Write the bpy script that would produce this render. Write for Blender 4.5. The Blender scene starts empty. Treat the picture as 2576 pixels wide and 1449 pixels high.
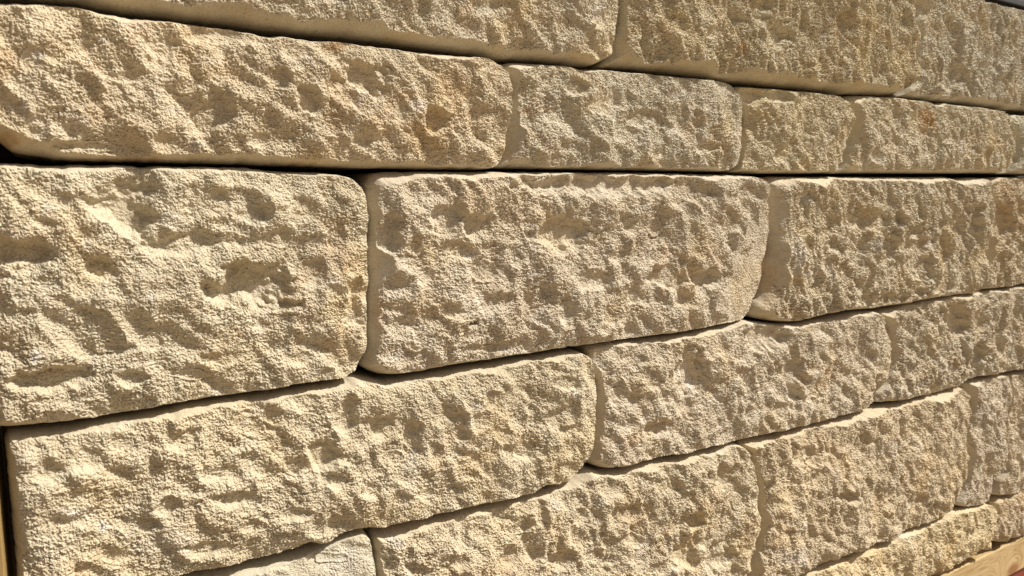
import bpy, math
import numpy as np
from mathutils import Matrix, Vector

# ------------------------------------------------------------------ camera
F = 1860.0            # focal length in units of a 2576-wide picture
VPX, VPY = 3050.0, 480.0
CAMZ = 1.30
PITCH = math.atan((724.5 - VPY) / F)
D = 0.85              # distance of the wall plane from the camera
YAW = math.atan(VPX / (F / math.cos(PITCH)) )
d_ = np.array([math.sin(YAW), math.cos(YAW), 0.0])      # along the wall, to the right
n_ = np.array([math.cos(YAW), -math.sin(YAW), 0.0])     # out of the wall, towards the camera
z_ = np.array([0.0, 0.0, 1.0])
cam_pos = np.array([0.0, 0.0, CAMZ])

scene = bpy.context.scene
cd = bpy.data.cameras.new("camera")
cam = bpy.data.objects.new("camera", cd)
scene.collection.objects.link(cam)
cam.location = cam_pos
cam.rotation_euler = (math.pi / 2 - PITCH, 0, 0)
cd.sensor_width = 36.0
cd.lens = 36.0 * F / 2576.0
cd.clip_start = 0.01
cd.clip_end = 500
cd.dof.use_dof = True
cd.dof.focus_distance = 0.98
cd.dof.aperture_fstop = 9.0
scene.camera = cam

# ------------------------------------------------------------------ light
A_IN = math.radians(57)       # in the wall plane: how steeply the light falls
B_OUT = math.radians(25)      # how far the light stands off the wall
sun_dir = (math.cos(A_IN) * math.cos(B_OUT) * d_ + math.sin(A_IN) * math.cos(B_OUT) * z_
           + math.sin(B_OUT) * n_)
sun_dir /= np.linalg.norm(sun_dir)
ELEV = math.asin(sun_dir[2])
AZ = math.atan2(sun_dir[0], sun_dir[1])
sl = bpy.data.lights.new("sun", 'SUN')
sl.energy = 5.0
sl.angle = math.radians(0.5)
sl.color = (1.0, 0.95, 0.87)
so = bpy.data.objects.new("sun", sl)
scene.collection.objects.link(so)
so.rotation_euler = Vector(sun_dir).to_track_quat('Z', 'Y').to_euler()
so.location = (0, 0, 5)

w = bpy.data.worlds.new("World")
scene.world = w
w.use_nodes = True
nt = w.node_tree
sky = nt.nodes.new('ShaderNodeTexSky')
sky.sky_type = 'NISHITA'
sky.sun_disc = False
sky.sun_elevation = ELEV
sky.sun_rotation = AZ
sky.air_density = 0.8
sky.dust_density = 6.0
sky.ozone_density = 0.4
bg = nt.nodes['Background']
nt.links.new(sky.outputs[0], bg.inputs[0])
bg.inputs[1].default_value = 0.052

scene.view_settings.view_transform = 'Standard'
scene.view_settings.look = 'None'
scene.view_settings.gamma = 1.0
scene.view_settings.exposure = 0.36

# ------------------------------------------------------------------ mapping
cp, sp = math.cos(PITCH), math.sin(PITCH)
PLANE0 = cam_pos - n_ * D       # foot point of the camera on the wall plane

def to_wall(px, py, h=0.0):
    """picture position (2576-wide) -> (u, v) on the plane h in front of the wall plane"""
    px = np.asarray(px, float); py = np.asarray(py, float)
    x = (px - 1288) / F
    yy = -(py - 724.5) / F
    rx, ry, rz = x, cp + yy * sp, -sp + yy * cp
    den = -(rx * n_[0] + ry * n_[1])
    t = (D - h) / den
    return t * (rx * d_[0] + ry * d_[1]), t * rz

def to_pic(u, v, h=0.0):
    X = u * d_[0] + (h - D) * n_[0]
    Y = u * d_[1] + (h - D) * n_[1]
    Z = v
    zc = Y * cp - Z * sp
    yc = Y * sp + Z * cp
    return 1288 + F * X / zc, 724.5 - F * yc / zc, zc

# ------------------------------------------------------------------ noise
_rng = np.random.default_rng(7)
_perm = _rng.permutation(4096)
_ang = _rng.random(4096) * 2 * math.pi
_gx, _gy = np.cos(_ang), np.sin(_ang)
_val = _rng.random(4096) * 2 - 1

def _hash(i, j, s):
    return _perm[(_perm[(i + s * 131) & 4095] + j + s * 57) & 4095]

def perlin(x, y, seed=0):
    i = np.floor(x).astype(np.int64); j = np.floor(y).astype(np.int64)
    fx = x - i; fy = y - j
    ux = fx * fx * fx * (fx * (fx * 6 - 15) + 10)
    uy = fy * fy * fy * (fy * (fy * 6 - 15) + 10)
    def g(a, b):
        h = _hash(i + a, j + b, seed)
        return _gx[h] * (fx - a) + _gy[h] * (fy - b)
    a = g(0, 0); b = g(1, 0); c = g(0, 1); e = g(1, 1)
    p = a + ux * (b - a); q = c + ux * (e - c)
    return (p + uy * (q - p)) * 1.5

def smooth(a, b, x):
    t = np.clip((x - a) / (b - a), 0, 1)
    return t * t * (3 - 2 * t)

# ------------------------------------------------------------------ materials
def new_mat(name):
    m = bpy.data.materials.new(name)
    m.use_nodes = True
    return m, m.node_tree.nodes, m.node_tree.links, m.node_tree.nodes['Principled BSDF']

def mixc(N, L, fac, a, b, mode='MIX'):
    x = N.new('ShaderNodeMix'); x.data_type = 'RGBA'; x.blend_type = mode
    for k, val in ((0, fac), (6, a), (7, b)):
        if hasattr(val, 'is_output'): L.new(val, x.inputs[k])
        elif k == 0: x.inputs[0].default_value = val
        else: x.inputs[k].default_value = (*val, 1)
    return x.outputs[2]

def ramp(N, L, src, stops):
    r = N.new('ShaderNodeValToRGB')
    e = r.color_ramp.elements
    while len(e) < len(stops): e.new(0.5)
    for k, (p, c) in enumerate(stops):
        e[k].position = p
        e[k].color = (*c, 1) if len(c) == 3 else c
    L.new(src, r.inputs[0])
    return r.outputs[0]

def noise_n(N, L, vec, scale, detail=4, rough=0.55, dist=0.0):
    x = N.new('ShaderNodeTexNoise')
    x.inputs['Scale'].default_value = scale
    x.inputs['Detail'].default_value = detail
    x.inputs['Roughness'].default_value = rough
    x.inputs['Distortion'].default_value = dist
    L.new(vec, x.inputs['Vector'])
    return x.outputs[0]

def stone_material():
    m, N, L, P = new_mat("sandstone")
    tc = N.new('ShaderNodeTexCoord').outputs['Object']
    tint = N.new('ShaderNodeAttribute'); tint.attribute_type = 'OBJECT'; tint.attribute_name = 'tint'
    def pa(nm):
        a = N.new('ShaderNodeAttribute'); a.attribute_type = 'GEOMETRY'; a.attribute_name = nm
        return a.outputs['Fac']
    stain, pale, split = pa('stain'), pa('pale'), pa('split')
    col = tint.outputs['Color']
    # soft bedding colour drift
    n1 = noise_n(N, L, tc, 9, 3, 0.5, 0.4)
    f1 = ramp(N, L, n1, [(0.30, (0.93, 0.90, 0.86)), (0.52, (1, 1, 1)), (0.72, (1.03, 0.97, 0.86))])
    col = mixc(N, L, 1.0, col, f1, 'MULTIPLY')
    # rusty iron clouds
    n2 = noise_n(N, L, tc, 14, 5, 0.6, 0.6)
    s2 = ramp(N, L, n2, [(0.58, (0, 0, 0)), (0.80, (0.40, 0.40, 0.40))])
    col = mixc(N, L, s2, col, (0.52, 0.315, 0.15))
    n2b = noise_n(N, L, tc, 160, 4, 0.7)
    st = N.new('ShaderNodeMath'); st.operation = 'MULTIPLY'; L.new(stain, st.inputs[0])
    r2b = ramp(N, L, n2b, [(0.30, (0.35, 0.35, 0.35)), (0.62, (1, 1, 1))])
    L.new(r2b, st.inputs[1])
    col = mixc(N, L, st.outputs[0], col, (0.40, 0.235, 0.10))
    # chalky lilac grey spots
    n3 = noise_n(N, L, tc, 21, 4, 0.6, 0.3)
    s3 = ramp(N, L, n3, [(0.60, (0, 0, 0)), (0.76, (0.60, 0.60, 0.60))])
    col = mixc(N, L, s3, col, (0.60, 0.55, 0.49))
    col = mixc(N, L, pale, col, (0.62, 0.60, 0.58))
    # sand grain
    n4 = noise_n(N, L, tc, 620, 3, 0.75)
    g4 = ramp(N, L, n4, [(0.34, (0.70, 0.66, 0.60)), (0.50, (1.0, 1.0, 1.0)), (0.68, (1.10, 1.10, 1.10))])
    col = mixc(N, L, 0.9, col, g4, 'MULTIPLY')
    n5 = noise_n(N, L, tc, 230, 2, 0.6)
    g5 = ramp(N, L, n5, [(0.28, (0.55, 0.47, 0.38)), (0.38, (1.0, 1.0, 1.0))])
    col = mixc(N, L, 0.55, col, g5, 'MULTIPLY')
    L.new(col, P.inputs['Base Color'])
    P.inputs['Roughness'].default_value = 0.95
    P.inputs['Specular IOR Level'].default_value = 0.12
    b1 = N.new('ShaderNodeBump'); b1.inputs['Strength'].default_value = 0.8
    b1.inputs['Distance'].default_value = 0.0012
    nb = noise_n(N, L, tc, 420, 5, 0.75)
    L.new(nb, b1.inputs['Height'])
    L.new(b1.outputs[0], P.inputs['Normal'])
    return m

MAT_STONE = stone_material()

# ------------------------------------------------------------------ stones
def densify(poly, step):
    out = []
    n = len(poly)
    for k in range(n):
        a, b = poly[k], poly[(k + 1) % n]
        m = max(1, int(np.hypot(*(b - a)) / step))
        for q in range(m):
            out.append(a + (b - a) * q / m)
    return np.array(out)

def gsmooth_closed(p, sig):
    r = int(3 * sig) + 1
    k = np.exp(-0.5 * (np.arange(-r, r + 1) / sig) ** 2); k /= k.sum()
    q = np.vstack([p[-r:], p, p[:r]])
    return np.column_stack([np.convolve(q[:, c], k, mode='valid') for c in (0, 1)])

def resample(p, tt):
    s = np.concatenate([[0], np.cumsum(np.hypot(*np.diff(p, axis=0).T))])
    s /= s[-1]
    return np.column_stack([np.interp(tt, s, p[:, c]) for c in (0, 1)])

def params(length, step):
    ends = np.array([0, .0004, .0009, .0016, .0025, .0035, .0047, .0060, .0075, .0090])
    core = np.arange(.0105, length - .0105, step)
    a = np.concatenate([ends, core, length - ends[::-1]])
    return a / length

def bilin(c, s0, t0, s1, t1):
    """c sampled at (s0,t0) -> values at (s1,t1) of a tensor grid"""
    tmp = np.stack([np.interp(s1, s0, row) for row in c])
    return np.stack([np.interp(t1, t0, tmp[:, k]) for k in range(tmp.shape[1])], axis=1)

Z0 = -0.021
HMARK = -0.008    # the plane the traced joints are taken to lie on

def make_stone(label, T, R, Bm, Lf, tint, scoops=(), stains=(), pales=(), seed=0,
               level=0.0, rough=1.0, ang=-52, stretch=1.45, band=1.0, gap=0.0004, res=1.0,
               bumps=(), slots=(), sig=4.0, planes=(), lband=1.5, bband=1.0):
    P_ = lambda pts: np.column_stack(to_wall(*np.array(pts, float).T, HMARK))
    T, R, Bm, Lf = P_(T), P_(R), P_(Bm), P_(Lf)
    corners = [(Lf[0] + T[0]) / 2, (T[-1] + R[0]) / 2, (R[-1] + Bm[-1]) / 2, (Bm[0] + Lf[-1]) / 2]
    chain = np.vstack([T, R, Bm[::-1], Lf[::-1]])
    dense = densify(chain, 0.001)
    dense = gsmooth_closed(dense, sig)
    # chips along the arris
    tang = np.roll(dense, -2, 0) - np.roll(dense, 2, 0)
    tang /= np.hypot(*tang.T)[:, None] + 1e-9
    nin = np.column_stack([tang[:, 1], -tang[:, 0]])       # inward for a clockwise outline
    cu, cv = dense[:, 0], dense[:, 1]
    jit = 0.0011 * perlin(cu * 60 + seed, cv * 60, seed) + 0.0008 * perlin(cu * 160, cv * 160 + seed, seed + 3)
    dense = dense + nin * (gap + np.abs(jit) * 1.1)[:, None]
    dense = gsmooth_closed(dense, 1.2)
    idx = [int(np.argmin(np.hypot(*(dense - c).T))) for c in corners]
    def seg(a, b):
        if b <= a: b += len(dense)
        return dense[np.arange(a, b + 1) % len(dense)]
    st, sr, sb, sl_ = seg(idx[0], idx[1]), seg(idx[1], idx[2]), seg(idx[2], idx[3])[::-1], seg(idx[3], idx[0])[::-1]
    ln = lambda p: np.hypot(*np.diff(p, axis=0).T).sum()
    lu = (ln(st) + ln(sb)) / 2; lv = (ln(sr) + ln(sl_)) / 2
    cen = dense.mean(0)
    cpx, cpy, zc = to_pic(cen[0], cen[1])
    # sampling follows the distance from the camera
    pxm = zc / (F / 2.516)
    step = max(0.00065, 0.62 * pxm) * res
    ss = params(lu, step * 1.15); ts = params(lv, step)
    def coons(ss, ts):
        t_, b_ = resample(st, ss), resample(sb, ss)
        l_, r_ = resample(sl_, ts), resample(sr, ts)
        S = ss[None, :, None]; Tt = ts[:, None, None]
        return ((1 - Tt) * t_[None] + Tt * b_[None] + (1 - S) * l_[:, None] + S * r_[:, None]
                - ((1 - S) * (1 - Tt) * t_[0] + S * (1 - Tt) * t_[-1] + (1 - S) * Tt * b_[0] + S * Tt * b_[-1]))
    G = coons(ss, ts)
    # distance to the outline, on a thinner grid
    s0 = np.unique(np.concatenate([ss[:14], ss[::4], ss[-14:]])); t0 = np.unique(np.concatenate([ts[:14], ts[::4], ts[-14:]]))
    G0 = coons(s0, t0)
    ring = dense[::2]; nxt = np.roll(ring, -1, 0)
    pts = G0.reshape(-1, 2); dist = np.empty(len(pts))
    e = nxt - ring; ee = (e ** 2).sum(1) + 1e-12
    for k in range(0, len(pts), 4000):
        q = pts[k:k + 4000, None, :] - ring[None]
        tt = np.clip((q * e[None]).sum(2) / ee, 0, 1)
        r = q - tt[..., None] * e[None]
        dist[k:k + 4000] = np.sqrt((r ** 2).sum(2).min(1))
    dist = bilin(dist.reshape(G0.shape[:2]), s0, t0, ss, ts)
    u, v = G[..., 0], G[..., 1]
    # noise frame: stretched along the way the rock split
    a = math.radians(ang)
    stretch = 1 + 0.3 * (stretch - 1)
    x = (u * math.cos(a) + v * math.sin(a)) / stretch ** 0.6
    y = (-u * math.sin(a) + v * math.cos(a)) * stretch ** 0.4
    so_ = seed * 3.71
    wx = perlin(x * 28 + so_, y * 28, seed + 11) * 0.006
    wy = perlin(x * 28, y * 28 + so_, seed + 12) * 0.006
    X, Y = x + wx, y + wy
    f = None
    for q, off in ((0, 0.0), (40, 0.0022), (80, 0.0040)):       # break planes meeting in crisp arrises
        g = 0.0125 * perlin(X * 9 + so_, Y * 10, seed + 1 + q) + 0.0082 * perlin(X * 18, Y * 20 + so_, seed + 2 + q)
        g += 0.0050 * perlin(X * 40 + so_, Y * 46, seed + 4 + q) + off
        f = g if f is None else np.minimum(f, g)
    f += 0.0022 * perlin(X * 50, Y * 55 + so_, seed + 5)
    patch = smooth(-0.35, 0.4, perlin(x * 12 + 5 + so_, y * 12, seed + 6))     # where the rock is crumbly
    fine = 0.0015 * perlin(X * 80, Y * 88 + so_, seed + 7)
    wx2 = perlin(u * 130 + so_, v * 130, seed + 13) * 0.0012
    wy2 = perlin(u * 130, v * 130 + so_, seed + 25) * 0.0012
    U, V = u + wx2, v + wy2
    fine += 0.0012 * perlin(U * 160 + so_, V * 205, seed + 8)
    fine += 0.0012 * perlin(U * 330, V * 390 + so_, seed + 9)
    fine += 0.0016 * perlin(U * 560 + so_, V * 600 + so_, seed + 10)
    fine += 0.0007 * perlin(U * 980 + so_, V * 940 + so_, seed + 26)
    fine = fine * min(max(step / 0.00075, 1.0), 1.9) ** 0.45
    crumb = (0.85 + 0.25 * patch)
    # scoops broken out of the face
    ppx, ppy, zz = to_pic(u, v, 0.012)
    sc = np.zeros_like(u); calm = np.zeros_like(u)
    wob = 0.60 * perlin(u * 42 + so_, v * 42, seed + 14) + 0.15 * perlin(u * 140, v * 140 + so_, seed + 15)
    for q in scoops:
        cx, cy, rx, ry = q[:4]
        k = q[4] if len(q) > 4 else (0.5 if rx * ry < 430 else 0.8)
        qx = (ppx - cx + 0.10 * rx) / (rx * 1.35); qy = (ppy - cy - 0.12 * ry) / (ry * 1.35)
        rr = np.sqrt(qx * qx + qy * qy) + wob * 0.8
        cu_, cv_ = to_wall(cx, cy)
        zc_ = to_pic(cu_, cv_)[2]
        rad = math.sqrt(rx * 1.7 * ry) / F * zc_
        dep = min(max(0.58 * rad - 0.0010, 0.001), 0.022) * k
        prof = 1 - smooth(0.35, 1.12, rr)
        sc = np.maximum(sc, dep * prof)
        calm = np.maximum(calm, smooth(0.15, 0.6, prof))
    for q in bumps:
        cx, cy, rx, ry, hh = q
        rr = np.sqrt(((ppx - cx) / rx) ** 2 + ((ppy - cy) / ry) ** 2) + wob * 0.6
        sc -= hh * (1 - smooth(0.2, 1.1, rr))
    f = f * (1 - 0.55 * calm)
    fine = fine * crumb * (1 - 0.25 * calm)
    dome = 1 - (1 - np.clip(dist / 0.045, 0, 1)) ** 2
    dr = (1 - ss[None, :]) * lu; dl = ss[None, :] * lu
    Fh = 0.008 + level + 0.008 * dome + rough * (f + fine) - sc
    Fh = 0.013 + 0.030 * np.tanh((Fh - 0.013) / 0.030)
    for (cx, cy, gx, gy, off) in planes:      # a clean break plane cutting the face
        pl = off + gx * (ppx - cx) + gy * (ppy - cy)
        Fh = np.minimum(Fh, pl + 0.45 * fine + 0.003 * perlin(u * 30, v * 30, seed + 30))
    wb = 0.027 * band * (1 + 0.45 * perlin(u * 17 + so_, v * 17, seed + 16) + 0.18 * perlin(u * 60 + so_, v * 60, seed + 17))
    wb = wb * (1 - 0.55 * (1 - smooth(0.02, 0.06, dr))) * (1 + (lband - 1) * (1 - smooth(0.02, 0.06, dl)))
    db = (1 - ts[:, None]) * lv
    wb = wb * (1 + (bband - 1) * (1 - smooth(0.02, 0.05, db)))
    xx = np.clip(dist / wb, 0, 1)
    Bh = Z0 + 0.062 * (1 - (1 - xx) ** 1.6) ** (1 / 1.6)
    Bh += 0.0008 * perlin(u * 90, v * 90, seed + 19) * smooth(0, 0.004, dist) + 0.0004 * perlin(u * 300, v * 300, seed + 20) * smooth(0, .004, dist)
    kk = 0.0011
    hmix = np.clip(0.5 + 0.5 * (Bh - Fh) / kk, 0, 1)
    H = Bh * (1 - hmix) + Fh * hmix - kk * hmix * (1 - hmix)
    for (cx, cy, rx, ry, dp) in slots:
        rr = np.maximum(np.abs((ppx - cx) / rx), np.abs((ppy - cy) / ry + 0.5 * ((ppx - cx) / rx)))
        H = H - dp * (1 - smooth(0.6, 1.1, rr))
    H = np.maximum(H, Z0)
    H[0] = H[-1] = Z0; H[:, 0] = H[:, -1] = Z0
    # little sideways drift so that crests overhang
    lat = 0.0007 * smooth(0.006, 0.015, dist) * rough
    u2 = u + lat * perlin(u * 260 + so_, v * 260, seed + 21)
    v2 = v + lat * perlin(u * 260, v * 260 + so_, seed + 22)
    nv, nu = u.shape
    stn = np.zeros_like(u); pal = np.zeros_like(u)
    sw = 0.45 * perlin(u * 45, v * 45 + so_, seed + 23) + 0.3 * perlin(u * 130, v * 130, seed + 24)
    for arr, lst in ((stn, stains), (pal, pales)):
        for (cx, cy, rx, ry, am) in lst:
            rr = np.sqrt(((ppx - cx) / rx) ** 2 + ((ppy - cy) / ry) ** 2) + sw
            np.maximum(arr, am * (1 - smooth(0.2, 1.25, rr)), out=arr)
    O = np.array([cen[0], cen[1], 0.0])
    co = np.stack([u2 - O[0], v2 - O[1], H], axis=-1).reshape(-1, 3)
    I = np.arange(nv * nu).reshape(nv, nu)
    quads = np.stack([I[:-1, :-1], I[1:, :-1], I[1:, 1:], I[:-1, 1:]], axis=-1).reshape(-1, 4)
    loop = np.concatenate([I[0, :], I[1:, -1], I[-1, -2::-1], I[-2:0:-1, 0]])   # clockwise
    base = co[loop]
    rings = [loop]; extra = []
    cnt = nv * nu
    depth = [0.030, 0.045, 0.13]
    for dz in depth:
        q = base.copy(); q[:, 2] = -dz
        extra.append(q); rings.append(np.arange(cnt, cnt + len(loop))); cnt += len(loop)
    sk = []
    for a_, b_ in zip(rings[:-1], rings[1:]):
        sk.append(np.stack([a_, np.roll(a_, -1), np.roll(b_, -1), b_], axis=-1))
    quads = np.vstack([quads] + sk)
    co = np.vstack([co] + extra)
    me = bpy.data.meshes.new("stone_block")
    nq = len(quads); cap = rings[-1]
    me.vertices.add(len(co)); me.vertices.foreach_set('co', co.astype(np.float32).ravel())
    me.loops.add(nq * 4 + len(cap))
    me.loops.foreach_set('vertex_index', np.concatenate([quads.ravel(), cap]).astype(np.int32))
    me.polygons.add(nq + 1)
    me.polygons.foreach_set('loop_start', np.concatenate([np.arange(nq) * 4, [nq * 4]]).astype(np.int32))
    me.polygons.foreach_set('use_smooth', np.zeros(nq + 1, bool))
    me.update(calc_edges=True)
    pad = np.zeros(len(co) - nv * nu, np.float32)
    for nm, arr in (('stain', stn), ('pale', pal), ('split', hmix)):
        at = me.attributes.new(nm, 'FLOAT', 'POINT')
        at.data.foreach_set('value', np.concatenate([arr.ravel().astype(np.float32), pad]))
    me.materials.append(MAT_STONE)
    ob = bpy.data.objects.new("stone_block", me)
    scene.collection.objects.link(ob)
    org = PLANE0 + d_ * O[0] + z_ * O[1]
    M = Matrix(((d_[0], 0, n_[0], org[0]), (d_[1], 0, n_[1], org[1]), (0, 1, 0, org[2]), (0, 0, 0, 1)))
    ob.matrix_world = M
    ob['tint'] = tint
    ob['label'] = label; ob['category'] = "stone block"
    ob['group'] = "rock-faced sandstone blocks of the dry-laid wall"
    return len(co)

CREAM = (0.520, 0.470, 0.362)
def tn(r=1.0, g=1.0, b=1.0):
    return tuple(c * (1 + 0.55 * (x - 1)) for c, x in zip(CREAM, (r, g, b)))

total = 0
# ---- topmost course
total += make_stone("long pale block at the left end of the topmost course, above the honey-coloured one",
    T=[(-70, -190), (500, -170), (1100, -150), (1535, -140)],
    R=[(1546, -120), (1546, 0), (1545, 60), (1537, 98), (1537, 125), (1528, 146)],
    Bm=[(-70, -14), (60, -8), (110, 0), (187, 4), (247, 22), (317, 32), (387, 40), (467, 51), (567, 60), (650, 73), (717, 80), (859, 94),
        (959, 104), (1126, 128), (1259, 147), (1372, 156), (1442, 165), (1492, 167)],
    Lf=[(-78, -180), (-74, -30)],
    bband=1.7, tint=tn(0.98, 0.98, 0.98), seed=1, res=1.0, ang=-50, stretch=1.9, level=0.003,
    scoops=[(1280, 72, 20, 30), (1168, 25, 15, 20), (1000, 40, 22, 14), (780, 30, 30, 12), (1420, 60, 22, 20), (1475, 120, 15, 15), (1090, 78, 22, 14), (620, 22, 22, 10), (1350, 20, 14, 20), (1500, 50, 16, 20)],
    pales=[(1500, 30, 25, 20, .35)])
total += make_stone("yellowish coarse block in the middle of the topmost course, above the shortest block",
    T=[(1556, -140), (1900, -135), (2280, -125)],
    R=[(2286, -110), (2284, 33), (2294, 83), (2290, 133), (2284, 200), (2266, 228)],
    Bm=[(1515, 168), (1576, 171), (1717, 187), (1810, 200), (1917, 213), (2017, 223), (2117, 235), (2184, 239), (2237, 240)],
    Lf=[(1549, -130), (1549, 60), (1541, 98), (1541, 125), (1520, 158)],
    tint=tn(0.97, 0.95, 0.85), seed=2, ang=-62, stretch=2.1, level=0.005, rough=1.25, bband=1.7, lband=1.9,
    scoops=[(1903, 20, 26, 36, 1.2), (1955, 85, 36, 30, 1.2), (2117, 70, 20, 45), (2250, 138, 20, 25), (2160, 20, 10, 22), (2040, 30, 10, 20), (1800, 85, 20, 14), (1835, 135, 12, 12), (2055, 165, 14, 14), (2200, 100, 10, 16),
            (1600, 85, 14, 22), (1640, 30, 16, 20), (1700, 60, 12, 20), (1760, 20, 14, 22), (1580, 130, 12, 14), (1980, 20, 12, 25), (2210, 40, 12, 22)],
    stains=[(1862, 118, 22, 14, .7), (1960, 140, 14, 16, .4), (2100, 128, 16, 10, .4)])
total += make_stone("pale block with a stepped top corner by the dark fence, right end of topmost course",
    T=[(2294, -110), (2445, -70), (2455, -6), (2459, 6), (2466, 4), (2480, 4), (2493, 8), (2509, 11), (2526, 16), (2559, 23), (2576, 29), (2680, 62)],
    R=[(2700, 80), (2705, 280)],
    Bm=[(2258, 244), (2334, 251), (2417, 261), (2517, 273), (2576, 278), (2690, 292)],
    Lf=[(2290, -100), (2288, 33), (2298, 83), (2294, 133), (2288, 200), (2268, 232)],
    tint=tn(0.95, 0.98, 1.04), seed=3, ang=-62, stretch=2.0, level=-0.001, rough=1.2, bband=1.6, lband=1.5,
    scoops=[(2322, 18, 26, 26, 1.2), (2400, 200, 24, 36, 1.1), (2345, 80, 12, 20), (2380, 90, 12, 25), (2440, 50, 10, 18), (2500, 150, 12, 26), (2460, 110, 10, 20), (2340, 215, 14, 12), (2545, 120, 10, 24), (2520, 215, 9, 18), (2310, 130, 10, 16)])
# ---- second course
total += make_stone("long honey-coloured block with an orange rust stain on its upper edge, in second course",
    T=[(-70, -2), (100, 6), (187, 12), (247, 28), (333, 42), (443, 53), (567, 69), (623, 77), (660, 88), (700, 87), (777, 98), (859, 102), (926, 112), (1026, 125), (1126, 135), (1176, 140), (1222, 148)],
    R=[(1254, 166), (1267, 187), (1274, 213), (1275, 283), (1268, 333), (1260, 383), (1246, 415)],
    Bm=[(40, 389), (90, 393), (123, 399), (150, 405), (400, 410), (567, 414), (859, 422), (1126, 428), (1209, 429), (1232, 428)],
    Lf=[(-90, 10), (-80, 250), (-45, 322), (-6, 360), (22, 380)],
    bband=1.3, tint=tn(1.06, 1.0, 0.93), seed=4, ang=-48, stretch=1.8, level=0.002,
    scoops=[(225, 112, 34, 32, 1.1), (75, 150, 22, 25), (560, 80, 65, 22, 1.1), (420, 125, 38, 42, 1.1), (640, 95, 40, 18), (530, 285, 48, 55, .9), (335, 190, 40, 20), (100, 320, 24, 26), (178, 318, 20, 26), (220, 365, 70, 11, 1.1),
            (915, 190, 60, 42, 1.1), (880, 235, 40, 24), (1105, 300, 32, 26, 1.1), (930, 350, 36, 20), (665, 345, 34, 22), (770, 250, 28, 30), (420, 350, 35, 18), (1210, 180, 16, 14), (1180, 250, 18, 26), (1060, 230, 16, 22), (1005, 290, 16, 26),
            (740, 130, 30, 16), (290, 235, 30, 26), (1030, 385, 26, 14), (1180, 400, 25, 10), (700, 200, 24, 22), (480, 215, 24, 18), (1130, 200, 20, 16)],
    stains=[(852, 112, 40, 16, .85), (15, 352, 50, 22, .75), (10, 160, 40, 60, .35), (1140, 215, 70, 55, .28), (860, 270, 60, 70, .30), (1060, 330, 70, 60, .25), (300, 400, 160, 10, .35)],
    pales=[(95, 140, 50, 20, .35), (255, 100, 14, 9, .5), (60, 275, 10, 12, .5), (1045, 265, 35, 20, .35), (500, 365, 25, 12, .3), (210, 300, 16, 10, .35)])
total += make_stone("greyish cream block immediately right of the honey-coloured block with the rusty upper edge",
    T=[(1275, 156), (1299, 154), (1359, 158), (1426, 163), (1452, 171), (1466, 171), (1492, 171), (1717, 191), (1777, 197), (1812, 203)],
    R=[(1838, 214), (1850, 232), (1860, 267), (1864, 300), (1860, 333), (1855, 393), (1846, 418)],
    Bm=[(1252, 424), (1359, 426), (1500, 428), (1717, 431), (1820, 433)],
    Lf=[(1262, 166), (1270, 187), (1278, 213), (1279, 283), (1272, 333), (1264, 383), (1250, 414)],
    lband=1.9, tint=tn(0.96, 0.98, 1.02), seed=5, ang=-50, stretch=1.4, level=-0.003,
    scoops=[(1465, 215, 30, 20, 1.1), (1535, 255, 34, 28), (1630, 297, 36, 18), (1375, 215, 15, 30), (1790, 368, 28, 12, 1.1), (1815, 225, 15, 10), (1400, 290, 30, 22), (1330, 290, 18, 26), (1600, 220, 20, 14), (1750, 250, 18, 20), (1560, 345, 20, 14), (1690, 240, 18, 12), (1420, 400, 22, 10)],
    stains=[(1345, 280, 30, 14, .4), (1290, 360, 20, 50, .25), (1330, 325, 12, 10, .3)],
    pales=[(1720, 240, 40, 20, .3)])
total += make_stone("short warm yellow block with a smooth shaded hollow along its top, in the second course",
    T=[(1850, 215), (1884, 217), (1967, 223), (2050, 231), (2082, 236)],
    R=[(2115, 248), (2130, 277), (2130, 310), (2122, 360), (2108, 411)],
    Bm=[(1846, 435), (1950, 437), (2050, 438), (2086, 434)],
    Lf=[(1846, 222), (1856, 240), (1866, 270), (1868, 300), (1864, 333), (1858, 393), (1849, 420)],
    lband=1.2, tint=tn(1.0, 0.98, 0.86), seed=6, ang=-50, stretch=1.4, level=-0.002,
    scoops=[(1930, 238, 75, 17, 1.3), (1990, 380, 28, 28), (1895, 262, 14, 24), (2064, 275, 8, 10), (2085, 340, 10, 14), (2040, 365, 8, 9), (2010, 345, 10, 16)],
    bumps=[(1945, 248, 8, 12, .004)],
    stains=[(1890, 330, 28, 26, .35), (2000, 290, 30, 20, .2)])
total += make_stone("block with a dark brown rust spot near its top middle, right in the second course",
    T=[(2138, 239), (2164, 238), (2250, 243), (2327, 253), (2344, 262), (2360, 258), (2434, 264), (2500, 273), (2522, 282)],
    R=[(2534, 303), (2533, 333), (2542, 353), (2538, 400), (2530, 423)],
    Bm=[(2102, 437), (2200, 437), (2384, 437), (2512, 436)],
    Lf=[(2124, 252), (2134, 277), (2135, 310), (2127, 360), (2112, 413)],
    lband=2.4, tint=tn(0.97, 0.96, 0.92), seed=7, ang=-62, stretch=1.5, level=-0.001, band=1.2,
    scoops=[(2311, 335, 9, 22), (2440, 300, 9, 16), (2380, 350, 12, 9), (2200, 390, 16, 14), (2450, 355, 8, 14), (2500, 320, 8, 18), (2235, 290, 12, 10), (2480, 385, 8, 18), (2420, 400, 8, 12), (2290, 400, 14, 10)],
    stains=[(2338, 298, 22, 42, .85), (2500, 360, 16, 30, .25)])
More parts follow.
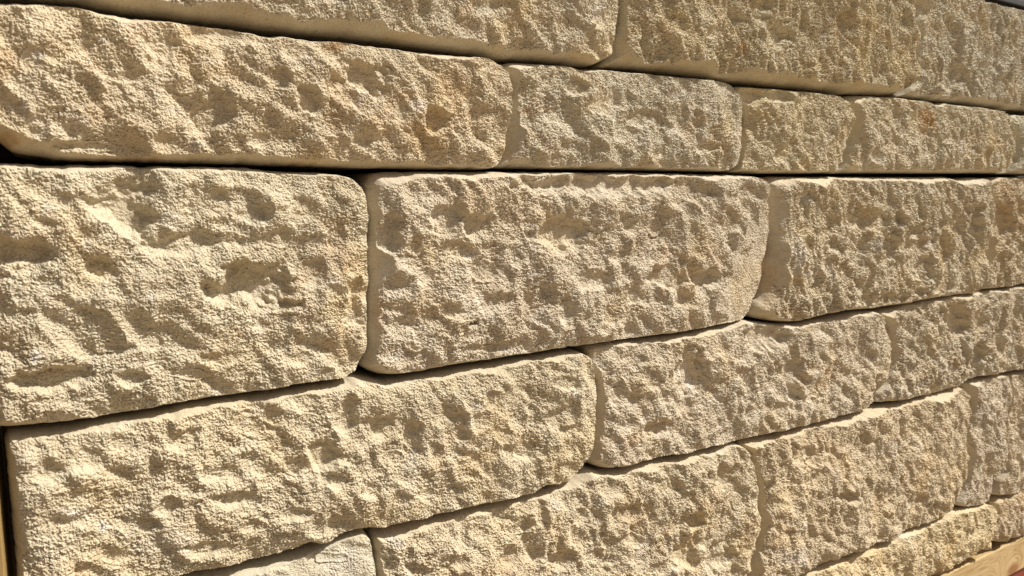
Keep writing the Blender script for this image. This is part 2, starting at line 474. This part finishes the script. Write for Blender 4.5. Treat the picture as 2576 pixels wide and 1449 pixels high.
total += make_stone("greenish grey sliver of a block at the far right end of the second course",
    T=[(2550, 286), (2580, 288), (2690, 298)], R=[(2700, 305), (2702, 440)],
    Bm=[(2522, 438), (2576, 439), (2695, 441)],
    Lf=[(2538, 292), (2538, 333), (2546, 353), (2543, 400), (2530, 428)],
    tint=tn(0.88, 0.96, 1.0), seed=8, ang=-70, level=-0.005,
    scoops=[(2566, 370, 6, 30)])
# ---- third course, the tallest
total += make_stone("largest block, tall and yellowish cream, at the left end of the third course",
    T=[(-78, 412), (0, 408), (67, 409), (97, 414), (130, 416), (187, 411), (317, 413), (357, 419), (383, 415), (620, 419), (667, 426), (720, 430), (800, 432), (850, 437), (874, 442)],
    R=[(901, 461), (914, 485), (921, 550), (920, 583), (917, 643), (921, 716), (917, 816), (918, 866), (904, 904)],
    Bm=[(-25, 1080), (20, 1079), (100, 1071), (167, 1064), (267, 1047), (433, 1017), (550, 1000), (700, 977), (743, 970), (859, 950), (888, 934)],
    Lf=[(-85, 430), (-66, 700), (-34, 1070)],
    tint=tn(1.0, 0.99, 0.95), seed=9, ang=-45, stretch=1.35, level=0.001, res=1.05,
    scoops=[(327, 512, 66, 60, 1.3), (53, 632, 80, 34, 1.1), (257, 669, 40, 24, 1.1), (531, 505, 50, 36), (500, 605, 90, 28), (645, 715, 92, 42, 1.15), (787, 678, 34, 26), (893, 757, 20, 54, 1.2),
            (142, 952, 80, 28, 1.1), (345, 943, 44, 18), (292, 872, 50, 14, .8), (389, 855, 36, 20, .8), (672, 819, 34, 22, .9), (752, 518, 36, 26), (619, 540, 44, 34), (160, 505, 26, 18), (560, 560, 30, 20), (700, 600, 40, 22),
            (850, 590, 26, 26), (560, 900, 40, 14, .8), (760, 900, 40, 16, .8), (480, 940, 50, 12, .8), (120, 560, 30, 14, .8)],
    stains=[(850, 640, 60, 60, .42), (840, 560, 50, 30, .35), (840, 870, 40, 50, .25), (60, 640, 60, 30, .2)],
    pales=[(95, 890, 18, 20, .6), (220, 610, 20, 18, .4), (375, 745, 14, 12, .4), (240, 905, 12, 14, .3), (250, 840, 14, 14, .3), (440, 560, 40, 30, .2)])
total += make_stone("wide pinkish cream block with a small dark slot low in its face, middle course",
    T=[(945, 433), (1000, 430), (1126, 430), (1359, 431), (1600, 433), (1717, 435), (1817, 438), (1867, 439), (1890, 443)],
    R=[(1914, 458), (1920, 483), (1922, 533), (1927, 583), (1924, 633), (1914, 660), (1917, 683), (1910, 740), (1894, 762), (1889, 788)],
    Bm=[(924, 935), (959, 946), (992, 946), (1076, 931), (1192, 913), (1342, 889), (1526, 861), (1717, 837), (1834, 814), (1874, 804)],
    Lf=[(926, 450), (924, 483), (925, 550), (925, 583), (921, 643), (925, 716), (921, 816), (922, 866), (908, 915)],
    lband=2.1, tint=tn(1.0, 0.975, 1.0), seed=10, ang=-48, stretch=1.3, level=0.002, band=1.1,
    scoops=[(975, 590, 30, 38, 1.2), (1125, 545, 38, 42), (1200, 580, 44, 34), (1165, 625, 36, 30), (1425, 585, 62, 40, 1.3), (1500, 615, 30, 28), (1650, 565, 20, 24), (1560, 462, 180, 22, .9), (1775, 700, 60, 24), (1690, 690, 50, 28), (1730, 480, 60, 30),
            (1215, 680, 34, 28), (1300, 640, 30, 22), (1330, 770, 26, 28), (1600, 740, 30, 26), (1490, 700, 34, 22), (1250, 755, 34, 18), (1080, 690, 30, 22), (1130, 780, 26, 16), (1420, 770, 20, 30), (1540, 800, 20, 24), (1240, 876, 48, 12), (1720, 750, 24, 20), (1840, 560, 22, 34), (1600, 560, 28, 20),
            (1380, 470, 30, 26), (1040, 620, 24, 20), (1190, 840, 20, 10), (1000, 780, 22, 22), (1040, 870, 22, 16), (1660, 640, 30, 20), (1560, 640, 28, 18), (1340, 560, 22, 20)],
    planes=[(1860, 720, -0.00022, -0.00010, 0.006)],
    bumps=[(1840, 470, 40, 24, .006)],
    slots=[(1187, 813, 13, 5, .010)],
    stains=[(960, 800, 14, 60, .25), (1440, 560, 40, 20, .2), (1500, 600, 20, 12, .25)],
    pales=[(1100, 545, 24, 22, .35), (970, 700, 26, 36, .3), (1190, 640, 20, 20, .25), (1360, 800, 26, 26, .3), (1000, 900, 30, 20, .3), (1620, 520, 20, 14, .3), (1290, 880, 40, 10, .3)])
total += make_stone("block with deep vertical grooves and a smooth orange-tinged left edge, in the third course",
    T=[(1945, 443), (2050, 444), (2144, 444), (2334, 445), (2384, 444), (2410, 451), (2440, 446), (2462, 446)],
    R=[(2474, 459), (2477, 500), (2485, 543), (2480, 583), (2472, 633), (2467, 700), (2460, 720)],
    Bm=[(1905, 802), (1930, 808), (1967, 812), (2000, 811), (2050, 799), (2117, 784), (2184, 779), (2284, 764), (2350, 751), (2444, 738)],
    Lf=[(1927, 455), (1925, 483), (1926, 533), (1931, 583), (1928, 633), (1920, 660), (1921, 683), (1914, 740), (1898, 764), (1894, 790)],
    tint=tn(1.0, 0.97, 0.93), seed=11, ang=-72, stretch=2.4, level=0.003, rough=1.3, lband=2.4, band=1.35,
    scoops=[(2090, 555, 20, 60, 1.0), (2205, 555, 55, 22), (2155, 610, 24, 44), (2235, 610, 24, 50, 0.95), (2320, 640, 26, 70, 1.0), (2285, 600, 18, 50), (2180, 752, 30, 14, 0.95), (2250, 748, 36, 12, 0.95), (2405, 570, 14, 50, 1.0), (2452, 560, 12, 44, 1.1), (2402, 478, 12, 20), (2296, 480, 16, 14),
            (1985, 590, 14, 20), (2130, 690, 18, 26), (2370, 720, 24, 14), (2420, 690, 12, 24), (2050, 530, 12, 26), (2190, 500, 20, 16), (2340, 540, 10, 40), (2080, 655, 14, 30), (2040, 700, 14, 20), (2375, 620, 12, 50)],
    stains=[(1940, 700, 30, 90, .45), (1985, 780, 60, 22, .3), (2060, 640, 30, 40, .15), (2330, 760, 100, 14, .25)],
    pales=[(2000, 640, 20, 44, .45), (2030, 700, 14, 30, .45), (2200, 620, 24, 14, .3), (2030, 500, 18, 16, .35), (2025, 752, 14, 8, .3), (2350, 610, 10, 40, .25)])
total += make_stone("brownish shadowed block at the right end of the third course, after the grooved block",
    T=[(2492, 448), (2530, 445), (2600, 446), (2690, 447)], R=[(2700, 455), (2700, 690)],
    Bm=[(2466, 731), (2500, 727), (2576, 714), (2690, 697)],
    Lf=[(2479, 460), (2482, 500), (2490, 543), (2485, 583), (2477, 633), (2472, 700), (2465, 722)],
    tint=tn(0.93, 0.86, 0.78), seed=12, ang=-65, stretch=1.8, level=-0.004, rough=1.25, lband=2.0,
    scoops=[(2530, 560, 22, 50, 1.2), (2565, 640, 14, 40), (2510, 480, 14, 16), (2515, 660, 12, 24)],
    stains=[(2540, 540, 30, 100, .3)])
# ---- fourth course
total += make_stone("long yellowish block under the largest block, its left end beside the dark gap and post",
    T=[(12, 1087), (133, 1077), (267, 1056), (433, 1027), (460, 1017), (567, 1003), (700, 984), (859, 960), (892, 947), (930, 951), (960, 957), (1000, 953), (1076, 940), (1192, 920), (1326, 899), (1426, 882), (1450, 880)],
    R=[(1474, 893), (1481, 930), (1489, 966), (1489, 1033), (1485, 1076), (1481, 1116), (1474, 1143), (1460, 1174)],
    Bm=[(50, 1560), (200, 1505), (433, 1448), (500, 1429), (567, 1423), (700, 1387), (758, 1370), (767, 1356), (800, 1364), (820, 1362), (859, 1337), (919, 1324), (949, 1330), (992, 1314), (1059, 1300), (1192, 1270), (1326, 1240), (1342, 1230), (1359, 1220), (1392, 1220), (1426, 1207), (1449, 1188)],
    Lf=[(6, 1095), (22, 1270), (38, 1449), (46, 1550)],
    tint=tn(1.0, 0.97, 0.90), seed=13, ang=-48, stretch=1.3, level=0.001, res=1.05, band=0.9,
    scoops=[(875, 1055, 24, 45, 1.1), (975, 1068, 44, 28, 1.2), (1063, 993, 20, 18), (1040, 1090, 20, 44, 1.1), (1155, 1085, 16, 15, 1.2), (1320, 1125, 24, 30, 1.1), (1345, 1172, 18, 17), (1160, 1180, 17, 20), (935, 1235, 16, 16, 1.1), (1250, 1220, 25, 12),
            (826, 1130, 36, 40, 1.2), (597, 1250, 40, 18, 1.1), (470, 1100, 34, 24), (640, 1080, 40, 30), (700, 1050, 40, 20), (760, 1010, 36, 20), (560, 1190, 46, 18), (380, 1316, 30, 14, 1.2), (230, 1150, 40, 24), (120, 1180, 46, 24), (300, 1120, 30, 20), (430, 1270, 34, 20), (740, 1290, 36, 16), (640, 1320, 40, 14), (160, 1310, 50, 16), (840, 1200, 34, 20), (880, 1120, 20, 20),
            (520, 1380, 60, 18), (300, 1400, 50, 16), (1000, 1150, 26, 20), (1100, 1130, 20, 24), (1200, 1050, 20, 20), (1260, 1090, 20, 16), (1400, 1050, 24, 24), (1420, 960, 22, 18), (1240, 1000, 24, 16), (750, 1170, 34, 20), (660, 1180, 36, 18), (800, 1330, 20, 14), (1080, 1240, 24, 14)],
    stains=[(860, 1270, 90, 40, .18), (120, 1280, 60, 60, .15), (1230, 1020, 60, 40, .15), (1170, 1180, 20, 8, .3)],
    pales=[(180, 1290, 50, 20, .4), (262, 1325, 16, 14, .6), (340, 1380, 14, 10, .3), (1215, 1110, 20, 18, .3), (1195, 1020, 18, 16, .35), (420, 1200, 30, 20, .25), (1440, 990, 16, 14, .35)])
total += make_stone("cream block with a tiny dark hole at its upper left corner, in the fourth course",
    T=[(1482, 867), (1510, 863), (1590, 853), (1717, 840), (1817, 822), (1877, 806), (1950, 814), (2017, 813), (2084, 798), (2150, 785), (2190, 780)],
    R=[(2210, 794), (2220, 816), (2230, 850), (2233, 883), (2227, 916), (2212, 960), (2192, 986), (2185, 1008)],
    Bm=[(1482, 1168), (1509, 1180), (1559, 1176), (1592, 1166), (1659, 1149), (1717, 1138), (1784, 1125), (1850, 1108), (1950, 1083), (2050, 1063), (2150, 1033), (2174, 1022)],
    Lf=[(1472, 874), (1480, 900), (1486, 930), (1493, 966), (1493, 1033), (1489, 1076), (1486, 1116), (1476, 1155)],
    tint=tn(0.99, 0.96, 0.97), seed=14, ang=-55, stretch=1.4, level=-0.001,
    scoops=[(1940, 845, 46, 28, 1.3), (1745, 935, 28, 52, 1.2), (2000, 935, 22, 50, 1.2), (2170, 912, 18, 20), (2030, 875, 15, 20), (1740, 1022, 26, 24, 1.1), (1832, 1045, 15, 14), (1665, 1078, 27, 20, 1.3), (1676, 1000, 18, 12), (1600, 905, 30, 16), (1560, 1000, 22, 20),
            (1640, 950, 20, 20), (1880, 950, 20, 24), (2080, 960, 16, 26), (1900, 1030, 18, 20), (2100, 880, 14, 20), (1800, 880, 24, 16), (1540, 1100, 20, 16), (1960, 1030, 16, 16), (2050, 1010, 14, 14), (2140, 960, 12, 18)],
    slots=[(1496, 908, 4, 6, .010)],
    stains=[(1662, 1075, 40, 26, .35), (1497, 930, 12, 60, .3), (1960, 840, 10, 8, .3)],
    pales=[(1725, 935, 26, 40, .3), (1505, 920, 14, 20, .4), (1750, 975, 14, 30, .4), (1620, 1060, 20, 12, .3)])
total += make_stone("block with deep shadowed pits at the right end of the fourth course",
    T=[(2216, 785), (2257, 770), (2323, 753), (2389, 741), (2451, 735), (2486, 729), (2576, 718), (2690, 699)], R=[(2700, 705), (2700, 898)],
    Bm=[(2200, 1014), (2257, 1009), (2358, 986), (2402, 968), (2444, 950), (2499, 941), (2576, 927), (2690, 908)],
    Lf=[(2214, 794), (2224, 816), (2234, 850), (2238, 883), (2232, 916), (2217, 960), (2197, 986), (2190, 1008)],
    tint=tn(0.96, 0.93, 0.92), seed=15, ang=-60, stretch=1.7, level=-0.002, rough=1.3, lband=1.9,
    scoops=[(2415, 805, 20, 42, 1.3), (2470, 808, 16, 26, 1.2), (2465, 892, 20, 30, 1.3), (2320, 862, 14, 14), (2340, 778, 18, 12), (2540, 830, 12, 18), (2265, 830, 10, 30), (2300, 930, 14, 14), (2260, 900, 12, 16), (2385, 800, 9, 20), (2500, 850, 8, 16), (2270, 960, 14, 10), (2400, 930, 14, 10), (2560, 880, 9, 22)],
    stains=[(2490, 870, 16, 20, .25), (2220, 860, 14, 20, .3)])
# ---- fifth course
total += make_stone("smooth greenish white block showing at the bottom edge under the long yellowish block",
    T=[(300, 1500), (440, 1455), (567, 1438), (640, 1420), (717, 1398), (800, 1374), (859, 1347), (892, 1334), (912, 1330)],
    R=[(929, 1345), (937, 1400), (940, 1449), (944, 1600)],
    Bm=[(280, 1780), (600, 1720), (930, 1640)], Lf=[(280, 1520), (285, 1760)],
    tint=(0.50, 0.46, 0.355), seed=16, rough=0.6, level=-0.004, ang=-45,
    scoops=[(850, 1410, 36, 12, .6), (700, 1430, 40, 8, .6)],
    pales=[(870, 1420, 80, 60, .25)])
total += make_stone("honey-coloured heavily pitted block at the bottom centre, right of the greenish white one",
    T=[(938, 1336), (950, 1337), (1000, 1323), (1192, 1279), (1342, 1241), (1426, 1216), (1455, 1196), (1475, 1178), (1509, 1184), (1560, 1181), (1592, 1171), (1659, 1155), (1717, 1144), (1784, 1129), (1838, 1113)],
    R=[(1858, 1116), (1878, 1142), (1887, 1166), (1894, 1233), (1897, 1299), (1890, 1366), (1880, 1409), (1874, 1449), (1866, 1490)],
    Bm=[(952, 1640), (1300, 1585), (1855, 1505)],
    Lf=[(932, 1346), (941, 1400), (945, 1449), (948, 1600)],
    tint=tn(1.03, 0.98, 0.90), seed=17, ang=-55, stretch=1.4, level=-0.001, rough=1.1,
    scoops=[(1365, 1290, 14, 24, 1.2), (1470, 1300, 20, 18, 1.1), (1290, 1400, 22, 30, 1.2), (1590, 1285, 24, 20, 1.1), (1415, 1410, 28, 25, 1.2), (1818, 1203, 24, 24, 1.3), (1747, 1307, 24, 16, 1.1), (1818, 1405, 35, 25, 1.1), (1865, 1265, 18, 20), (1320, 1330, 30, 24), (1210, 1340, 24, 20), (1130, 1320, 24, 16), (970, 1400, 20, 36),
            (1500, 1400, 26, 22), (1600, 1360, 26, 22), (1680, 1220, 24, 22), (1660, 1330, 26, 16), (1540, 1230, 24, 16), (1230, 1290, 18, 12), (1720, 1400, 34, 24), (1450, 1350, 20, 20), (1060, 1360, 24, 14), (1150, 1410, 24, 20), (1730, 1250, 18, 14), (1770, 1360, 26, 14), (1560, 1430, 26, 16), (1650, 1430, 30, 14)],
    stains=[(1590, 1300, 70, 60, .3), (1250, 1430, 130, 30, .22), (945, 1400, 14, 50, .3), (1880, 1360, 20, 80, .3), (1780, 1260, 70, 40, .22)],
    pales=[(1000, 1370, 24, 14, .35), (1400, 1275, 16, 14, .3), (1500, 1260, 16, 14, .25)])
total += make_stone("wide grey-white block immediately right of the heavily pitted block at the bottom centre",
    T=[(1866, 1113), (1884, 1106), (1984, 1081), (2100, 1055), (2150, 1038), (2200, 1022), (2258, 1012), (2300, 1002), (2384, 981), (2400, 972), (2410, 972)],
    R=[(2428, 995), (2430, 1033), (2418, 1083), (2409, 1110), (2418, 1139), (2414, 1199), (2402, 1230), (2394, 1255)],
    Bm=[(1880, 1500), (1984, 1449), (2050, 1417), (2117, 1394), (2184, 1364), (2217, 1358), (2250, 1337), (2300, 1320), (2357, 1297), (2382, 1274)],
    Lf=[(1866, 1124), (1883, 1142), (1892, 1166), (1899, 1233), (1901, 1299), (1895, 1366), (1885, 1409), (1875, 1485)],
    tint=(0.525, 0.45, 0.325), seed=18, ang=-60, stretch=1.5, level=0.001, band=0.9, lband=1.8,
    scoops=[(1930, 1190, 14, 24), (2030, 1140, 28, 28, 1.1), (2115, 1178, 9, 22), (2137, 1248, 24, 12, 1.2), (2197, 1295, 14, 15), (2393, 1028, 16, 20), (1990, 1215, 30, 8), (2050, 1310, 30, 8), (2240, 1240, 16, 20), (2110, 1110, 12, 14), (2280, 1180, 10, 20), (2300, 1060, 12, 16), (2340, 1110, 10, 16), (2200, 1140, 10, 20), (2260, 1320, 16, 8), (2040, 1180, 12, 14), (2340, 1050, 10, 16), (2190, 1345, 20, 8)],
    stains=[(1890, 1250, 8, 100, .25)],
    pales=[(2000, 1400, 60, 24, .35), (2230, 1130, 40, 30, .25)])
total += make_stone("narrow upright grey block between the wide grey-white block and the one at the right edge",
    T=[(2432, 962), (2450, 953), (2500, 945), (2526, 941)],
    R=[(2533, 948), (2529, 1000), (2513, 1080), (2511, 1175), (2495, 1200), (2488, 1243)],
    Bm=[(2393, 1268), (2410, 1275), (2450, 1273), (2478, 1260)],
    Lf=[(2433, 975), (2435, 1000), (2434, 1033), (2422, 1083), (2414, 1112), (2423, 1139), (2419, 1199), (2407, 1232), (2396, 1255)],
    tint=(0.50, 0.44, 0.34), seed=19, ang=-65, level=-0.003, band=0.9, lband=2.2,
    scoops=[(2480, 1090, 10, 10), (2500, 1000, 7, 12)])
total += make_stone("greyish block at the right edge, just right of the narrow upright grey block",
    T=[(2540, 940), (2576, 933), (2690, 912)], R=[(2700, 920), (2700, 1150)],
    Bm=[(2492, 1246), (2530, 1243), (2560, 1229), (2576, 1217), (2690, 1168)],
    Lf=[(2537, 950), (2533, 1000), (2517, 1080), (2515, 1178), (2499, 1203), (2491, 1240)],
    tint=(0.515, 0.445, 0.335), seed=20, ang=-65, level=-0.002, band=0.8, scoops=[(2565, 1155, 8, 10, 1.2), (2540, 1080, 8, 14)])
# ---- sixth course
total += make_stone("pale yellow block lying on the timber board, below the wide grey-white block",
    T=[(1960, 1480), (1990, 1462), (2064, 1420), (2130, 1400), (2184, 1371), (2217, 1365), (2250, 1345), (2300, 1327), (2357, 1304), (2385, 1280), (2440, 1278), (2472, 1266)],
    R=[(2490, 1268), (2495, 1286), (2487, 1313), (2475, 1326), (2475, 1357), (2464, 1376)],
    Bm=[(1960, 1632), (2200, 1512), (2300, 1464), (2340, 1444), (2380, 1425), (2404, 1411), (2424, 1398), (2430, 1390), (2450, 1378)],
    Lf=[(1950, 1490), (1950, 1620)],
    tint=(0.56, 0.475, 0.315), seed=21, ang=-60, level=0.000, band=0.8,
    scoops=[(2299, 1360, 15, 8), (2340, 1390, 8, 9), (2316, 1417, 9, 9), (2411, 1398, 17, 10, 1.1), (2472, 1300, 8, 22), (2250, 1400, 12, 10), (2410, 1330, 12, 8), (2370, 1350, 12, 10)],
    pales=[(2260, 1350, 60, 12, .3)])
total += make_stone("reddish brown block on the timber board at the right edge, in the lowest course",
    T=[(2502, 1250), (2530, 1247), (2576, 1224), (2690, 1174)], R=[(2700, 1185), (2700, 1280)],
    Bm=[(2474, 1362), (2517, 1363), (2534, 1356), (2576, 1335), (2690, 1282)],
    Lf=[(2492, 1262), (2498, 1286), (2491, 1313), (2480, 1326), (2479, 1355)],
    tint=(0.49, 0.405, 0.285), seed=22, ang=-75, stretch=1.8, level=-0.003, band=0.9, lband=2.4,
    stains=[(2500, 1340, 16, 30, .3)])
print("stone vertices", total)

# ------------------------------------------------------------------ helpers for joinery
def to_world(u, v, h):
    return PLANE0 + d_ * u + z_ * v + n_ * h

def bar(name, mat, u0, u1, v0, v1, h0, h1, bev=0.003, cuts=1):
    """squared timber or rail lying in the wall's own axes, edges eased"""
    import bmesh
    bm = bmesh.new()
    bmesh.ops.create_cube(bm, size=1.0)
    su, sv, sh = u1 - u0, v1 - v0, h1 - h0
    for q in bm.verts:
        q.co = Vector((q.co.x * su, q.co.y * sv, q.co.z * sh))
    bmesh.ops.bevel(bm, geom=list(bm.edges), offset=bev, segments=3, affect='EDGES', profile=0.6)
    me = bpy.data.meshes.new(name)
    bm.to_mesh(me); bm.free()
    for p in me.polygons: p.use_smooth = False
    me.materials.append(mat)
    ob = bpy.data.objects.new(name, me)
    scene.collection.objects.link(ob)
    org = to_world((u0 + u1) / 2, (v0 + v1) / 2, (h0 + h1) / 2)
    ob.matrix_world = Matrix(((d_[0], 0, n_[0], org[0]), (d_[1], 0, n_[1], org[1]), (0, 1, 0, org[2]), (0, 0, 0, 1)))
    return ob

def timber_material(name, c0, c1, axis='X', knots=False, scale=1.0):
    m, N, L, P = new_mat(name)
    tc = N.new('ShaderNodeTexCoord').outputs['Object']
    mp = N.new('ShaderNodeMapping'); L.new(tc, mp.inputs[0])
    mp.inputs['Scale'].default_value = (1.2, 26, 26) if axis == 'X' else (26, 1.2, 26)
    vec = mp.outputs[0]
    if knots:
        # rings bend round one knot
        kv = N.new('ShaderNodeVectorMath'); kv.operation = 'SUBTRACT'; L.new(tc, kv.inputs[0])
        kv.inputs[1].default_value = knots
        ks = N.new('ShaderNodeMapping'); L.new(kv.outputs[0], ks.inputs[0]); ks.inputs['Scale'].default_value = (1.0, 2.0, 0.3)
        kl = N.new('ShaderNodeVectorMath'); kl.operation = 'LENGTH'; L.new(ks.outputs[0], kl.inputs[0])
        kr = N.new('ShaderNodeMapRange'); L.new(kl.outputs['Value'], kr.inputs[0])
        kr.inputs[1].default_value = 0.0; kr.inputs[2].default_value = 0.13
        kr.inputs[3].default_value = 1.9; kr.inputs[4].default_value = 0.0
        kr.interpolation_type = 'SMOOTHSTEP'
        cb = N.new('ShaderNodeCombineXYZ'); L.new(kr.outputs[0], cb.inputs[1])
        ad = N.new('ShaderNodeVectorMath'); L.new(vec, ad.inputs[0]); L.new(cb.outputs[0], ad.inputs[1])
        vec = ad.outputs[0]
    n1 = noise_n(N, L, vec, 3.4 * scale, 6, 0.6, 0.5)
    col = ramp(N, L, n1, [(0.30, c1), (0.42, c0), (0.50, c1), (0.56, tuple(x * 1.08 for x in c0)), (0.63, c1), (0.72, c0)])
    n2 = noise_n(N, L, vec, 8 * scale, 3, 0.7)
    col = mixc(N, L, 0.5, col, ramp(N, L, n2, [(0.3, (0.75, 0.7, 0.6)), (0.55, (1, 1, 1))]), 'MULTIPLY')
    if knots:
        kd = ramp(N, L, kl.outputs['Value'], [(0.0, (1, 1, 1)), (0.020, (0.9, 0.9, 0.9)), (0.036, (0, 0, 0))])
        col = mixc(N, L, kd, col, (0.26, 0.12, 0.05))
    L.new(col, P.inputs['Base Color'])
    P.inputs['Roughness'].default_value = 0.72
    P.inputs['Specular IOR Level'].default_value = 0.25
    b = N.new('ShaderNodeBump'); b.inputs['Strength'].default_value = 0.35; b.inputs['Distance'].default_value = 0.001
    L.new(n2, b.inputs['Height']); L.new(b.outputs[0], P.inputs['Normal'])
    return m

# timber board under the stack
HB = -0.004
uA, vlo = to_wall(2576, 1429, HB)
_, vhi = to_wall(2576, 1350, HB)
u_left = to_wall(0, 1449, 0)[0] - 0.05
bu0, bu1 = float(u_left), float(uA) + 0.5
ku, kv_ = to_wall(2548, 1432, HB)
knot = (float(ku) - (bu0 + bu1) / 2, float(kv_) - float(vlo + vhi) / 2, 0.05)
MAT_BOARD = timber_material("pine_board", (0.50, 0.385, 0.215), (0.34, 0.225, 0.09), 'X', knot)
bd = bar("timber_board", MAT_BOARD, bu0, bu1, float(vlo), float(vhi), HB - 0.10, HB, 0.004)
bd['label'] = "pale yellow timber board with a brown knot, under the lowest blocks at the bottom right"
bd['category'] = "board"

# dark red bearer under the board
m, N, L, P = new_mat("red_paint")
tc = N.new('ShaderNodeTexCoord').outputs['Object']
rn = noise_n(N, L, tc, 30, 5, 0.6)
L.new(ramp(N, L, rn, [(0.3, (0.16, 0.024, 0.012)), (0.7, (0.24, 0.036, 0.016))]), P.inputs['Base Color'])
P.inputs['Roughness'].default_value = 0.6
rb = bar("red_beam", m, bu0, bu1, float(vlo) - 0.12, float(vlo) - 0.003, HB - 0.09, HB - 0.012, 0.005)
rb['label'] = "dark red beam just showing beneath the timber board in the bottom right corner"
rb['category'] = "beam"

# post at the left
MAT_POST = timber_material("weathered_post", (0.30, 0.21, 0.085), (0.22, 0.14, 0.055), 'Y')
pu, _ = to_wall(14, 1440, 0.012)
po = bar("timber_post", MAT_POST, float(pu) - 0.075, float(pu), float(vlo) - 0.10, 0.45, -0.10, 0.012, 0.005)
po['label'] = "brown timber post at the left edge of the picture, beside the dark gap"
po['category'] = "post"

# added near-black panel behind the stones, standing for shade in the gaps
m, N, L, P = new_mat("gap_shade")
tc = N.new('ShaderNodeTexCoord').outputs['Object']
ln_ = noise_n(N, L, tc, 60, 4, 0.6)
L.new(ramp(N, L, ln_, [(0.3, (0.022, 0.018, 0.015)), (0.7, (0.035, 0.029, 0.024))]), P.inputs['Base Color'])
P.inputs['Roughness'].default_value = 0.9
_, vtop = to_wall(2576, 60, 0)
gap_panel = bar("gap_shade_panel", m, float(pu) - 0.02, bu1, float(vlo), float(vtop) - 0.03, -0.24, -0.133, 0.002)
gap_panel['label'] = "added dark panel behind the blocks, standing for the shade in the open joints"
gap_panel['category'] = "dark panel"

# dark rail behind the top of the stack
def lay(px, py, h):
    a, b = to_wall(px, py, h); return float(a), float(b)
m, N, L, P = new_mat("brown_rail")
tc = N.new('ShaderNodeTexCoord').outputs['Object']
bn = noise_n(N, L, tc, 25, 5, 0.6)
L.new(ramp(N, L, bn, [(0.3, (0.020, 0.011, 0.008)), (0.7, (0.034, 0.017, 0.010))]), P.inputs['Base Color'])
P.inputs['Roughness'].default_value = 0.7
mb = m
m, N, L, P = new_mat("grey_board")
tc = N.new('ShaderNodeTexCoord').outputs['Object']
bn = noise_n(N, L, tc, 25, 5, 0.6)
L.new(ramp(N, L, bn, [(0.3, (0.028, 0.030, 0.032)), (0.7, (0.042, 0.044, 0.047))]), P.inputs['Base Color'])
P.inputs['Roughness'].default_value = 0.6
mg = m
m, N, L, P = new_mat("black_board")
P.inputs['Base Color'].default_value = (0.012, 0.012, 0.013, 1)
P.inputs['Roughness'].default_value = 0.6
mk = m
fe = bpy.data.objects.new("dark_fence", None)
scene.collection.objects.link(fe)
HF = -0.5
u0, _ = lay(2300, 40, HF)
_, vb = lay(2576, 45, HF)
_, vg = lay(2576, 21, HF)
_, vk = lay(2576, 5, HF)
base = to_world(u0 + 1, -CAMZ, HF)
fe.location = base
parts = [bar("lower_rail", mb, u0 - 1.0, u0 + 2.5, vb - 1.2, vg - 0.002, HF - 0.04, HF, 0.004),
         bar("grey_board", mg, u0 - 1.0, u0 + 2.5, vg, vk, HF - 0.04, HF + 0.012, 0.004),
         bar("upper_board", mk, u0 - 1.0, u0 + 2.5, vk + 0.002, vk + 0.35, HF - 0.04, HF, 0.004)]
for p in parts:
    p.parent = fe
    p.matrix_parent_inverse = Matrix.Translation(fe.location).inverted()
fe['label'] = "dark grey and brown fence behind the wall, just showing in the top right corner"
fe['category'] = "fence"

# ------------------------------------------------------------------ ground: out of view, added warm-toned to bounce light into the shade
m, N, L, P = new_mat("bounce_gravel")
tc = N.new('ShaderNodeTexCoord').outputs['Object']
g1 = noise_n(N, L, tc, 40, 6, 0.7)
g2 = noise_n(N, L, tc, 1.3, 3, 0.5)
c = ramp(N, L, g1, [(0.3, (0.24, 0.175, 0.105)), (0.55, (0.38, 0.295, 0.19)), (0.75, (0.44, 0.355, 0.24))])
c = mixc(N, L, 1.0, c, ramp(N, L, g2, [(0.3, (0.85, 0.83, 0.8)), (0.7, (1, 1, 1))]), 'MULTIPLY')
L.new(c, P.inputs['Base Color']); P.inputs['Roughness'].default_value = 0.95
me = bpy.data.meshes.new("ground")
me.from_pydata([(-60, -60, 0), (60, -60, 0), (60, 60, 0), (-60, 60, 0)], [], [(0, 1, 2, 3)])
me.materials.append(m)
gr = bpy.data.objects.new("ground", me)
scene.collection.objects.link(gr)
gr['kind'] = "structure"
